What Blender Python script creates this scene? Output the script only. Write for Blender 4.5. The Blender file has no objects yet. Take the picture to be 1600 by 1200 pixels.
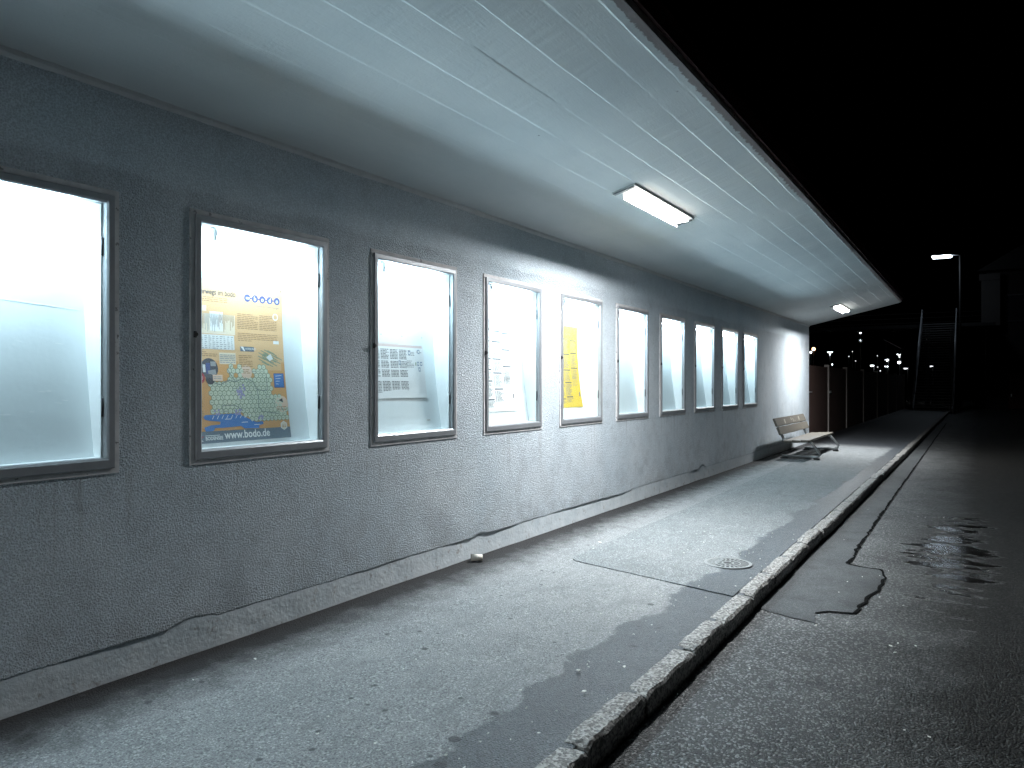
import bpy, bmesh, math, random
from mathutils import Vector, noise, Matrix
random.seed(7)
SC = bpy.context.scene
COL = SC.collection
R = math.radians
TH = math.atan(729/1200)          # angle between the view axis and the wall
EYE = 1.62
WY = 4.032                        # wall front plane
XE = 22.55                        # end of the building
Z0, SL = 3.24, 0.2327             # ceiling height at the wall, slope upward to the street
RE = 1.705                        # roof edge
def ceil_z(y): return Z0 + SL*(WY-y)

# ------------------------------------------------------------------ node helper
class N:
    def __init__(s, name):
        s.m = bpy.data.materials.new(name); s.m.use_nodes = True
        s.t = s.m.node_tree; s.t.nodes.clear()
        s.out = s.t.nodes.new('ShaderNodeOutputMaterial')
    def n(s, typ, ins=None, out=0, **kw):
        d = s.t.nodes.new('ShaderNode'+typ)
        for k, v in kw.items(): setattr(d, k, v)
        for k, v in (ins or {}).items(): s.set(d.inputs[k], v)
        return d.outputs[out]
    def set(s, sock, v):
        if isinstance(v, bpy.types.NodeSocket): s.t.links.new(v, sock)
        elif isinstance(v, (tuple, list)) and len(v) == 3 and sock.type == 'RGBA': sock.default_value = (*v, 1)
        else: sock.default_value = v
    def pos(s): return s.n('NewGeometry')
    def obj(s): return s.n('TexCoord', out='Object')
    def math(s, op, a, b=None, clamp=False):
        d = s.t.nodes.new('ShaderNodeMath'); d.operation = op; d.use_clamp = clamp
        s.set(d.inputs[0], a)
        if b is not None: s.set(d.inputs[1], b)
        return d.outputs[0]
    def noise(s, vec, scale, detail=3, rough=.55, out=0):
        return s.n('TexNoise', {'Vector': vec, 'Scale': scale, 'Detail': detail, 'Roughness': rough}, out)
    def voro(s, vec, scale, out=0, **kw): return s.n('TexVoronoi', {'Vector': vec, 'Scale': scale}, out, **kw)
    def mapr(s, v, a, b, c=0., d=1.):
        return s.n('MapRange', {0: v, 1: a, 2: b, 3: c, 4: d}, clamp=True)
    def vscale(s, vec, sc): return s.n('Mapping', {'Vector': vec, 'Scale': sc})
    def mix(s, f, a, b, mode='MIX'):
        d = s.t.nodes.new('ShaderNodeMix'); d.data_type = 'RGBA'; d.blend_type = mode
        s.set(d.inputs[0], f); s.set(d.inputs[6], a); s.set(d.inputs[7], b)
        return d.outputs[2]
    def sep(s, v):
        d = s.t.nodes.new('ShaderNodeSeparateXYZ'); s.set(d.inputs[0], v); return d.outputs
    def bump(s, h, dist, strength=1., normal=None):
        ins = {'Height': h, 'Distance': dist, 'Strength': strength}
        if normal is not None: ins['Normal'] = normal
        return s.n('Bump', ins)
    def bsdf(s, col, rough=.6, metal=0., normal=None, spec=.5):
        ins = {'Base Color': col, 'Roughness': rough, 'Metallic': metal, 'Specular IOR Level': spec}
        if normal is not None: ins['Normal'] = normal
        o = s.n('BsdfPrincipled', ins)
        s.t.links.new(o, s.out.inputs[0]); return s.m

def c4(c): return (c[0], c[1], c[2], 1.)
def plain(name, col, rough=.6, metal=0., var=.12, scale=25., bump=0.):
    k = N(name); p = k.obj()
    f = k.noise(p, scale, 4)
    a = tuple(x*(1-var) for x in col); b = tuple(min(1, x*(1+var)) for x in col)
    nr = k.bump(k.noise(p, scale*3, 3), bump) if bump else None
    return k.bsdf(k.mix(f, c4(a), c4(b)), rough, metal, nr)
def emit(name, col, strength):
    k = N(name); e = k.n('Emission', {'Color': c4(col), 'Strength': strength})
    k.t.links.new(e, k.out.inputs[0]); return k.m

TUBE_L, LENS_L, STREET_L = 150., 300., 15.
M = {}
# render coat of the wall
k = N('wall_render'); P = k.pos(); X, Y, Z = k.sep(P)
n1 = k.noise(P, 80, 4, .7); v1 = k.voro(P, 105)
h = k.math('ADD', n1, k.math('MULTIPLY', v1, .55))
rougher = k.mapr(k.math('ADD', Z, k.math('MULTIPLY', k.noise(P, 2.2, 3), .12)), 2.83, 2.88, 1., .35)
big = k.noise(P, 1.1, 5, .6); mid = k.noise(P, 5.5, 4, .6)
col = k.mix(k.mapr(big, .3, .7), c4((.51, .58, .63)), c4((.62, .665, .70)))
col = k.mix(k.mapr(mid, .54, .74, 0., .45), col, c4((.38, .42, .455)))
col = k.mix(k.math('MULTIPLY', k.mapr(Z, .1, .9, .5, 0.), k.mapr(k.noise(P, 3., 5, .7), .45, .65)), col, c4((.36, .375, .39)))
col = k.mix(k.math('MULTIPLY', k.mapr(rougher, .35, 1., .22, 0.), 1.), col, c4((.46, .52, .57)))
col = k.mix(k.mapr(k.voro(P, 3.1, 0), .0, .035, .5, 0.), col, c4((.2, .2, .21)))
drip = k.noise(k.vscale(P, (16, 1, .7)), 1, 4, .65)
dripm = k.math('MULTIPLY', k.mapr(drip, .56, .70, 0, .5), k.math('MULTIPLY', k.mapr(Z, .55, 1.10), k.mapr(Z, 1.16, 1.17, 1., 0.)))
col = k.mix(dripm, col, c4((.27, .28, .29)))
blot = k.math('MULTIPLY', k.mapr(k.noise(P, 1.7, 6, .7), .53, .66, 0, .40), k.mapr(Z, 1.6, .5))
col = k.mix(blot, col, c4((.34, .37, .40)))
scuff = k.mapr(k.noise(k.vscale(P, (1.2, 1, 14)), 2.2, 4, .7), .68, .72, 0, .35)
col = k.mix(k.math('MULTIPLY', scuff, k.mapr(Z, 1.1, .9)), col, c4((.66, .67, .68)))
gr_ = k.math('ADD', k.math('MULTIPLY', k.noise(P, 70, 3, .7), .6), k.math('MULTIPLY', v1, .5))
col = k.mix(1., col, k.mix(k.mapr(gr_, .36, .72), c4((.76, .765, .775)), c4((1.2, 1.2, 1.2))), 'MULTIPLY')
M['render'] = k.bsdf(col, .85, 0, k.bump(h, .022, rougher), .25)
# plinth
k = N('plinth_plaster'); P = k.pos()
f = k.noise(P, 6, 5, .65); g = k.noise(P, 40, 3)
col = k.mix(k.mapr(f, .35, .65), c4((.52, .575, .61)), c4((.61, .65, .675)))
col = k.mix(k.mapr(k.noise(P, 13, 4, .7), .6, .68, 0, .7), col, c4((.30, .28, .27)))
M['plinth'] = k.bsdf(col, .8, 0, k.bump(k.math('ADD', f, k.math('MULTIPLY', g, .3)), .012), .25)
# ceiling (board-marked concrete, whitewashed)
k = N('ceiling_paint'); P = k.pos(); X, Y, Z = k.sep(P)
st = k.vscale(P, (1.2, 14, 14))
gr = k.noise(st, 7, 4, .6)
fine = k.noise(P, 55, 3)
col = k.mix(k.mapr(k.noise(P, .9, 4), .3, .7), c4((.49, .53, .545)), c4((.56, .585, .59)))
col = k.mix(k.mapr(k.noise(k.vscale(P, (.5, 2.5, 1)), 2.2, 5, .65), .5, .72, 0, .3), col, c4((.42, .46, .48)))
spots = k.voro(k.vscale(P, (1, 1.7, 1)), 2.3, 0)
col = k.mix(k.mapr(spots, .022, .032, .75, 0.), col, c4((.16, .17, .18)))
rag = k.math('ADD', Y, k.math('MULTIPLY', k.math('SUBTRACT', k.noise(P, 16, 5, .75), .5), .10))
rag2 = k.noise(k.vscale(P, (22, 2.5, 1)), 1, 3, .7)
edge = k.mapr(rag, RE+.045, RE+.055, 1., 0.)
col = k.mix(edge, col, c4((.23, .20, .20)))
chip = k.math('MULTIPLY', k.mapr(rag2, .70, .74), k.mapr(Y, RE+.09, RE+.24, 1., 0.))
chip = k.math('MULTIPLY', chip, k.mapr(k.noise(P, 1.3, 2), .5, .56))
col = k.mix(chip, col, c4((.12, .11, .12)))
hh = k.math('ADD', k.math('MULTIPLY', gr, .5), k.math('MULTIPLY', fine, .4))
M['ceiling'] = k.bsdf(col, .75, 0, k.bump(hh, .0028), .3)
M['cornice'] = plain('cornice_plaster', (.56, .58, .59), .8, 0, .15, 9, .004)
M['fascia'] = plain('fascia_metal', (.055, .022, .020), .5, .2, .4, 8)
M['roof'] = plain('roof_felt', (.012, .012, .012), .9)
# showcase
M['alu'] = plain('case_aluminium', (.30, .31, .325), .42, .4, .15, 14)
k = N('case_surround'); P = k.pos(); f = k.noise(P, 9, 5, .65)
col = k.mix(k.mapr(f, .4, .62), c4((.60, .585, .585)), c4((.47, .46, .465)))
col = k.mix(k.mapr(k.noise(P, 24, 3), .66, .7, 0, .8), col, c4((.12, .11, .11)))
M['surround'] = k.bsdf(col, .8, 0, k.bump(f, .004))
k = N('case_back_paint'); P = k.obj(); f = k.noise(P, 3, 4)
P2 = k.pos()
col = k.mix(f, c4((.74, .79, .80)), c4((.78, .82, .83)))
col = k.mix(k.mapr(k.noise(k.vscale(P2, (3, 3, 40)), 1.6, 3), .73, .76, 0, .35), col, c4((.62, .66, .66)))
M['back'] = k.bsdf(col, .55, 0, k.bump(k.noise(P, 30), .001))
M['side'] = plain('case_side_paint', (.84, .85, .85), .5, 0, .03, 5)
M['tube'] = emit('fluorescent_tube', (.65, .87, 1.), TUBE_L)
M['batten'] = plain('lamp_batten', (.6, .6, .6), .4)
M['black'] = plain('black_latch', (.012, .012, .014), .4)
k = N('case_glass')
fr = k.n('LayerWeight', {'Blend': .12}, 0)
tr = k.n('BsdfTransparent', {'Color': (.94, .97, .965, 1)}); gl = k.n('BsdfGlossy', {'Color': (.9, .95, .95, 1), 'Roughness': .02})
du = k.n('BsdfTranslucent', {'Color': (.9, .95, .97, 1)})
Pg = k.obj(); fq = k.mapr(k.noise(k.vscale(Pg, (3, 1, 1.2)), 3, 4), .35, .7, .05, .088)
tr = k.n('MixShader', {0: fq, 1: tr, 2: du})
mx = k.n('MixShader', {0: k.mapr(fr, 0, 1, .02, .5), 1: tr, 2: gl}); k.t.links.new(mx, k.out.inputs[0]); M['glass'] = k.m
M['lens'] = emit('ceiling_lamp_lens', (.95, .985, 1.), LENS_L)
M['lensside'] = emit('ceiling_lamp_lens_side', (1., .97, .90), 14.)
M['housing'] = plain('lamp_housing', (.55, .56, .55), .4, 0, .06)
M['tab'] = plain('lamp_clip', (.06, .065, .07), .4)

# pavement
def pavement_mat(name, dry1, dry2, dark, gum):
    k = N(name); P = k.pos(); X, Y, Z = k.sep(P)
    g1 = k.noise(P, 125, 3, .7); g2 = k.voro(P, 105); spk_ = k.sep(k.voro(P, 105, 1))[2]; big = k.noise(P, 1.6, 5, .6)
    col = k.mix(k.mapr(big, .3, .7), c4(dry1), c4(dry2))
    col = k.mix(k.mapr(g1, .35, .7, 0, .75), k.mix(1., col, c4((.42, .43, .45)), 'MULTIPLY'), k.mix(1., col, c4((1.4, 1.4, 1.38)), 'MULTIPLY'))
    col = k.mix(k.mapr(spk_, .86, .93, 0, .55), col, c4((.50, .51, .50)))
    col = k.mix(k.mapr(spk_, .16, .09, 0, .55), col, c4((.07, .072, .075)))
    # streaks where it is trodden dirty
    dn = k.noise(k.vscale(P, (1., 2.2, 1)), 3.4, 5, .68)
    col = k.mix(k.mapr(dn, .5, .72, 0, .5), col, c4(tuple(x*.5 for x in dry1)))
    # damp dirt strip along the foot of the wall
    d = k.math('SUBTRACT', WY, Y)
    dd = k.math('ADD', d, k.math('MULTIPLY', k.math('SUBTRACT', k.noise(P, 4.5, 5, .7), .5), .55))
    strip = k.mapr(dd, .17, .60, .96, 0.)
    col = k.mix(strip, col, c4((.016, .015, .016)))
    # chewing gum and drips
    gumv = k.voro(P, 3.6, 0); gumr = k.voro(P, 3.6, 1)
    gs = k.math('MULTIPLY', k.mapr(gumv, .095, .125, 1., 0.), k.mapr(k.sep(gumr)[0], .50, .52))
    gs2 = k.math('MULTIPLY', k.mapr(k.voro(P, 8.5, 0), .10, .17, 1., 0.), k.mapr(k.sep(k.voro(P, 8.5, 1))[1], .80, .81))
    col = k.mix(k.math('MULTIPLY', k.math('MAXIMUM', gs, gs2), gum), col, c4((.05, .054, .058)))
    # rain-wet margin beyond the drip line
    line = k.mapr(X, 2., 13., 2.10, 1.90)
    wn = k.math('MULTIPLY', k.math('SUBTRACT', k.noise(P, 2.1, 6, .62), .5), .55)
    wy = k.math('ADD', k.math('SUBTRACT', Y, line), wn)
    wet = k.mapr(wy, .0, .035, 1., 0.)
    blot = k.mapr(k.noise(P, 5.5, 4, .7), .66, .70)
    wet = k.math('MAXIMUM', wet, k.math('MULTIPLY', blot, k.mapr(wy, .05, .35, .8, 0.)))
    wet = k.math('MAXIMUM', wet, k.mapr(X, XE-.9, XE+.2))
    col = k.mix(wet, col, k.mix(1., col, c4(dark), 'MULTIPLY'))
    rough = k.math('SUBTRACT', .82, k.math('MULTIPLY', wet, .32))
    h = k.math('ADD', k.math('MULTIPLY', g1, .7), k.math('MULTIPLY', g2, .8))
    h = k.math('ADD', h, k.math('MULTIPLY', k.noise(P, 5, 3), 1.6))
    return k.bsdf(col, rough, 0, k.bump(h, .009), .35)
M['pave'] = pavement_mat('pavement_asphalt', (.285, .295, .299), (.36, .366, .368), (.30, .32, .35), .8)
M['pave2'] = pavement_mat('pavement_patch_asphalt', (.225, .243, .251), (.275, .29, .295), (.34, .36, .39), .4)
# road
def road_mat(name, c1, c2, grain, bd, wetlo, spk):
    k = N(name); P = k.pos(); X, Y, Z = k.sep(P)
    g1 = k.voro(P, grain); gc = k.sep(k.voro(P, grain, 1))[0]; g2 = k.noise(P, grain*.9, 2)
    col = k.mix(k.mapr(k.noise(P, 1.3, 5), .3, .7), c4(c1), c4(c2))
    col = k.mix(k.mapr(gc, .72, .9, 0., spk), col, c4((.36, .37, .37)))
    g5 = k.voro(P, grain*.42); gc5 = k.sep(k.voro(P, grain*.42, 1))[1]
    col = k.mix(k.math('MULTIPLY', k.mapr(gc5, .8, .9, 0., spk*.6), k.mapr(g5, .35, .5, 1., 0.)), col, c4((.22, .22, .22)))
    col = k.mix(k.mapr(k.noise(P, 4.2, 5, .7), .5, .75, 0, .55), col, c4((.022, .022, .023)))
    pn = k.noise(k.vscale(P, (.55, .9, 1)), .9, 5, .6)
    ex = k.math('DIVIDE', k.math('SUBTRACT', X, 9.8), 2.4); ey = k.math('DIVIDE', k.math('SUBTRACT', Y, .25), .42)
    el = k.math('ADD', k.math('MULTIPLY', ex, ex), k.math('MULTIPLY', ey, ey))
    sn = k.noise(k.vscale(P, (2.6, .9, 1)), 1.4, 5, .62)
    pud = k.mapr(k.math('SUBTRACT', sn, k.math('MULTIPLY', k.math('SUBTRACT', el, .5), .12)), wetlo-.03, wetlo+.05)
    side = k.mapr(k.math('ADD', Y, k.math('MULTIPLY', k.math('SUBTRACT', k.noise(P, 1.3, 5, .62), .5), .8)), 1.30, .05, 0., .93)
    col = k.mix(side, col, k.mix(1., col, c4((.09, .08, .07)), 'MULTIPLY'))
    col = k.mix(pud, col, k.mix(1., col, c4((.30, .30, .31)), 'MULTIPLY'))
    rough = k.math('SUBTRACT', k.mapr(g2, .2, .8, .45, .7), k.math('MULTIPLY', side, .08))
    rough = k.n('Mix', {0: pud, 2: rough, 3: .04})
    h = k.math('ADD', k.math('MULTIPLY', k.math('SUBTRACT', 1., g1), 1.), k.math('MULTIPLY', g2, .6))
    nr = k.bump(k.math('MULTIPLY', h, k.math('SUBTRACT', 1., k.math('MULTIPLY', pud, .975))), bd)
    nr = k.bump(k.math('MULTIPLY', k.noise(P, 9, 3), k.math('SUBTRACT', 1., k.math('MULTIPLY', pud, .72))), .0035, .6, nr)
    return k.bsdf(col, rough, 0, nr, k.math('ADD', k.math('SUBTRACT', .18, k.math('MULTIPLY', side, .13)), k.math('MULTIPLY', pud, .5)))
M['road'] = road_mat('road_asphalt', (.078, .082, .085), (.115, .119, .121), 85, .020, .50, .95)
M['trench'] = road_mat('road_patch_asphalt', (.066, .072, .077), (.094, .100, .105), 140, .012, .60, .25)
k = N('tar_seam'); M['tar'] = k.bsdf((.004, .004, .004), .95, 0, None, .03)
M['ground'] = plain('ground_soil', (.03, .028, .025), .95, 0, .3, 3)
k = N('kerb_granite'); P = k.pos()
g = k.voro(P, 75, 1); gx = k.sep(g)[0]; f = k.noise(P, 26, 4, .7)
col = k.mix(k.mapr(gx, .3, .75), c4((.11, .107, .103)), c4((.36, .352, .335)))
col = k.mix(k.mapr(f, .5, .7, 0, .55), col, c4((.11, .10, .095)))
M['kerb'] = k.bsdf(col, .62, 0, k.bump(k.math('ADD', f, k.math('MULTIPLY', k.noise(P, 8, 4), 1.5)), .02), .4)
M['kerbgap'] = plain('kerb_joint_mortar', (.03, .028, .026), .9)
k = N('manhole_iron'); P = k.obj()
col = k.mix(k.noise(P, 30, 4), c4((.16, .17, .17)), c4((.28, .285, .28)))
M['iron'] = k.bsdf(col, .5, .3, k.bump(k.noise(P, 120), .001))
M['irondark'] = plain('manhole_recess', (.035, .036, .037), .7, .2)
# bench / background
k = N('bench_wood'); P = k.obj(); w = k.noise(k.vscale(P, (1.5, 25, 25)), 3, 5, .6)
col = k.mix(w, c4((.085, .076, .062)), c4((.16, .145, .12)))
col = k.mix(k.mapr(k.noise(P, 9, 4), .62, .7, 0, .4), col, c4((.12, .10, .08)))
M['wood'] = k.bsdf(col, .55, 0, k.bump(w, .002))
M['galv'] = plain('galvanised_tube', (.50, .52, .53), .35, .9)
M['foot'] = plain('foot_rubber', (.02, .02, .02), .7)
M['scratch'] = plain('scratched_varnish', (.36, .34, .29), .6)
k = N('fence_wood'); P = k.pos(); w = k.noise(k.vscale(P, (9, 9, .5)), 2, 4)
M['fence'] = k.bsdf(k.mix(w, c4((.026, .012, .009)), c4((.06, .027, .019))), .75)
M['post'] = plain('fence_post_concrete', (.34, .31, .29), .8, 0, .25, 6)
M['rail'] = plain('painted_handrail', (.34, .36, .38), .4, .3)
M['steel'] = plain('stair_steel', (.35, .36, .37), .4, .7)
M['concrete'] = plain('stair_concrete', (.13, .13, .13), .8)
M['polepaint'] = plain('lamp_post_paint', (.006, .0065, .007), .8)
M['darkmetal'] = plain('dark_metal', (.05, .05, .055), .5, .5)
M['housewall'] = plain('house_wall', (.010, .008, .008), .9, 0, .2, 2)
M['housepale'] = plain('house_bay_plaster', (.055, .05, .048), .9, 0, .18, 1.5)
M['housered'] = plain('house_door_red', (.05, .006, .005), .6)
M['pane'] = plain('dark_window_pane', (.02, .02, .025), .1)
M['lampw'] = emit('street_lamp_led', (.72, .86, 1.), STREET_L)
M['farw'] = emit('platform_lamp_white', (.85, .93, 1.), 7.)
M['faro'] = emit('platform_lamp_warm', (1., .55, .28), 6.)
M['fard'] = emit('distant_lamp_dim', (.9, .93, 1.), 1.2)
M['litter'] = plain('litter_scrap', (.62, .62, .58), .7)
M['cupw'] = plain('cup_paper', (.75, .70, .62), .6)
M['cupd'] = plain('cup_band', (.08, .07, .07), .6)  # darkness of the open end put into the inside's colour

for n_ in ('tube', 'lens', 'lensside', 'lampw'): M[n_].cycles.emission_sampling = 'FRONT'
for n_ in ('farw', 'faro', 'fard'): M[n_].cycles.emission_sampling = 'NONE'
# ------------------------------------------------------------------ geometry helpers
class B:
    def __init__(s): s.bm = bmesh.new(); s.mi = 0
    def quad(s, *pts):
        vs = [s.bm.verts.new(p) for p in pts]
        f = s.bm.faces.new(vs); f.material_index = s.mi; return f
    def box(s, x0, x1, y0, y1, z0, z1, bev=0., m=None):
        r = bmesh.ops.create_cube(s.bm, size=1.)
        vs = r['verts']
        for v in vs: v.co = Vector(((x0+x1)/2+v.co.x*(x1-x0), (y0+y1)/2+v.co.y*(y1-y0), (z0+z1)/2+v.co.z*(z1-z0)))
        fs = {f for v in vs for f in v.link_faces}
        for f in fs: f.material_index = s.mi
        if bev:
            es = {e for v in vs for e in v.link_edges}
            bmesh.ops.bevel(s.bm, geom=list(es), offset=bev, segments=2, affect='EDGES', profile=.5)
            vs = [v for f in s.bm.faces for v in f.verts] if m else vs
        if m is not None: bmesh.ops.transform(s.bm, matrix=m, verts=[v for v in s.bm.verts])
        return s
    def tube(s, pts, r, seg=10, caps=True, r1=None):
        pts = [Vector(p) for p in pts]; rings = []
        for i, p in enumerate(pts):
            a = pts[max(i-1, 0)]; b = pts[min(i+1, len(pts)-1)]
            d = (b-a).normalized()
            up = Vector((0, 0, 1)) if abs(d.z) < .95 else Vector((1, 0, 0))
            u = d.cross(up).normalized(); w = d.cross(u).normalized()
            rr = r if r1 is None else r+(r1-r)*i/(len(pts)-1)
            rings.append([s.bm.verts.new(p+(u*math.cos(t)+w*math.sin(t))*rr) for t in [2*math.pi*j/seg for j in range(seg)]])
        for a, b in zip(rings, rings[1:]):
            for j in range(seg):
                f = s.bm.faces.new((a[j], a[(j+1) % seg], b[(j+1) % seg], b[j])); f.smooth = True; f.material_index = s.mi
        if caps:
            for q in (rings[0], rings[-1]):
                f = s.bm.faces.new(q); f.material_index = s.mi
        return s
    def poly(s, pts, z):
        f = s.bm.faces.new([s.bm.verts.new((x, y, z)) for x, y in pts]); f.material_index = s.mi
        return f
    def build(s, name, mats, parent=None, local=False):
        if not isinstance(mats, (list, tuple)): mats = [mats]
        bmesh.ops.recalc_face_normals(s.bm, faces=s.bm.faces)
        me = bpy.data.meshes.new(name); 
        off = Vector((0, 0, 0))
        if parent is not None and not local:
            q = parent
            while q is not None: off += q.location; q = q.parent
        for v in s.bm.verts: v.co -= off
        s.bm.to_mesh(me); s.bm.free()
        for m in mats: me.materials.append(m)
        o = bpy.data.objects.new(name, me); COL.objects.link(o); o.parent = parent
        return o

def tag(o, label=None, cat=None, group=None, kind=None):
    if label: o['label'] = label
    if cat: o['category'] = cat
    if group: o['group'] = group
    if kind: o['kind'] = kind
    return o
def empty(name, loc, label, cat, group=None, rot=(0, 0, 0)):
    o = bpy.data.objects.new(name, None); COL.objects.link(o); o.location = loc; o.rotation_euler = rot
    o.empty_display_size = .1
    return tag(o, label, cat, group)
def copy_tree(o, parent=None):
    c = o.copy(); COL.objects.link(c); c.parent = parent
    for ch in list(o.children): copy_tree(ch, c)
    return c
def nz(x, y=0., z=0.): return noise.noise(Vector((x, y, z)))

# ------------------------------------------------------------------ the setting: ground, pavement, road, kerb
b = B(); b.quad((-150, -250, -.26), (400, -250, -.26), (400, 250, -.26), (-150, 250, -.26))
tag(b.build('ground', M['ground']), kind='structure')
KX0, KX1 = -9.0, 53.
def kerb_y(x): return 1.53 + .012*nz(x*.25, 3.)
def pave_z(y): return -.06*(WY-y)/(WY-1.65)
b = B(); xs = [KX0+i*1.5 for i in range(int((58-KX0)/1.5)+1)]
ys = [1.60, 2.0, 2.6, 3.3, 4.3]
g = [[b.bm.verts.new((x, y, pave_z(y)+.006*nz(x*.5, y))) for y in ys] for x in xs]
for i in range(len(xs)-1):
    for j in range(len(ys)-1): b.bm.faces.new((g[i][j], g[i+1][j], g[i+1][j+1], g[i][j+1]))
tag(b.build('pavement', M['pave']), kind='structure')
# newer asphalt patch with a thin edge
b = B(); out = []
def edge_pts(a, c, n, amp, seed):
    return [(a[0]+(c[0]-a[0])*i/n+amp*nz(i*.7, seed), a[1]+(c[1]-a[1])*i/n+amp*nz(seed, i*.7)) for i in range(n)]
out += edge_pts((6.08, 1.655), (6.36, 3.12), 18, .012, 1)+[(6.38, 3.19), (6.43, 3.24), (6.50, 3.262)]+edge_pts((6.6, 3.265), (21.5, 3.32), 90, .015, 2)+edge_pts((21.5, 3.32), (21.6, 1.655), 8, .012, 4)+[(21.6, 1.655)]
top = b.bm.faces.new([b.bm.verts.new((x, y, pave_z(y)+.009)) for x, y in out])
r = bmesh.ops.extrude_face_region(b.bm, geom=[top])
for v in [e for e in r['geom'] if isinstance(e, bmesh.types.BMVert)]: v.co.z -= .03
bmesh.ops.triangulate(b.bm, faces=[f for f in b.bm.faces if len(f.verts) > 4])
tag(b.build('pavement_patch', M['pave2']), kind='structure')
# road
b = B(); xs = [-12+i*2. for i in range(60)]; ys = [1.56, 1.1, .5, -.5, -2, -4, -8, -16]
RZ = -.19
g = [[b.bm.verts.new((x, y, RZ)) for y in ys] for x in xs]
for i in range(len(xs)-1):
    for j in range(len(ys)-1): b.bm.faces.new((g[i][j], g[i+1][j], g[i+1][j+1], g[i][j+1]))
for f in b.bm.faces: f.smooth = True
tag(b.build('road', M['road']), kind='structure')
# filled trench along the gutter with a broken tar seam
ctrl = [(41., 1.27), (30, 1.22), (20, 1.18), (14, 1.16), (10.93, 1.14), (9.4, 1.13), (8.32, 1.11), (8.24, .95), (8.22, .80), (7.9, .74), (7.49, .75), (7.1, .80), (6.56, .83), (6.5, 1.02), (6.42, 1.10), (6.15, 1.05), (6.2, 1.25), (6.3, 1.5)]
def densify(c, step, amp, seed):
    o = []
    for (a, q) in zip(c, c[1:]):
        n = max(1, int(math.dist(a, q)/step))
        for i in range(n):
            x = a[0]+(q[0]-a[0])*i/n; y = a[1]+(q[1]-a[1])*i/n
            o.append((x+amp*nz(x*7, y*7, seed), y+amp*nz(x*7, y*7, seed+5)))
    return o+[c[-1]]
dpt = densify(ctrl, .07, .028, 2.)
b = B()
f = b.poly(dpt+[(6.3, 1.535), (41, 1.535)], RZ+.007)
bmesh.ops.triangulate(b.bm, faces=[f])
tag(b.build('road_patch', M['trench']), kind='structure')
b = B()
for i in range(len(dpt)-1):
    (x0, y0), (x1, y1) = dpt[i], dpt[i+1]
    if x0 < 6.45 and y0 > 1.0: continue
    d = Vector((x1-x0, y1-y0)); n_ = Vector((-d.y, d.x)).normalized()
    def wd(x, y): return max(.004, .015+.024*nz(x*2.3, y*2.3, 9.)+.014*nz(x*11, y*9))
    a0, a1 = wd(x0, y0), wd(x1, y1)
    s_ = -1
    q0 = Vector((x0, y0))-n_*a0*s_*-1; q1 = Vector((x1, y1))-n_*a1*s_*-1
    p0 = Vector((x0, y0))+n_*.012*s_*-1; p1 = Vector((x1, y1))+n_*.012*s_*-1
    b.quad((p0.x, p0.y, RZ+.010), (p1.x, p1.y, RZ+.010), (q1.x, q1.y, RZ+.0085), (q0.x, q0.y, RZ+.0085))
tag(b.build('road_patch_edging', M['tar']), kind='structure')
# kerb stones
b = B(); x = KX0
marks = [3.92, 4.75, 5.42, 6.22, 7.0, 7.75, 8.55, 9.4]
edges = [KX0, -8.2, -7.3, -6.5, -5.7, -4.8, -4., -3.2, -2.4, -1.6, -.75, .1, .95, 1.75, 2.45, 3.2]+marks
while edges[-1] < KX1: edges.append(edges[-1]+random.uniform(.7, 1.05))
for x0, x1 in zip(edges, edges[1:]):
    n = 14 if x0 < 14 else 4
    dz = random.uniform(-.007, .007); dy = random.uniform(-.008, .008); tilt = random.uniform(-.006, .006)
    prof = [(.125, -.03), (.125, 0.), (.085, .003), (.045, .001), (.014, -.003), (.002, -.018), (0., -.05), (.003, -.10), (.0, -.16)]
    rows = []
    for i in range(n+1):
        u = i/n; xx = x0+.009+(x1-x0-.018)*u
        endr = .016*(1 if i in (0, n) else 0)
        row = []
        for j, (py, pz) in enumerate(prof):
            q = 1 if 1 <= j <= 6 else .3
            jit = .010*nz(xx*9, j*1.7, x0)*q+.006*nz(xx*31, j*2.9, 2)*q
            row.append(b.bm.verts.new((xx, kerb_y(xx)+py+dy+jit*(1 if j > 3 else .3), -.052+pz+dz+tilt*(u-.5)+(jit*.7 if j < 6 else 0)-endr*(j < 6))))
        rows.append(row)
    for a, c in zip(rows, rows[1:]):
        for j in range(len(prof)-1): b.bm.faces.new((a[j], c[j], c[j+1], a[j+1]))
    for rr in (rows[0], rows[-1]): b.bm.faces.new(rr)
b.mi = 1
b.box(KX0, KX1, 1.552, 1.625, -.22, -.075)
tag(b.build('kerb', [M['kerb'], M['kerbgap']]), kind='structure')

# ------------------------------------------------------------------ station building
BX0 = -8.0
bld = empty('station_building', (10, WY, 0), 'low station building with long grey roughcast wall and cantilevered concrete canopy', 'building')
CASE_Z = 1.163; CW, CH = 1.09, 1.48
CX = [3.498+1.578*i for i in range(-1, 9)]
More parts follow.
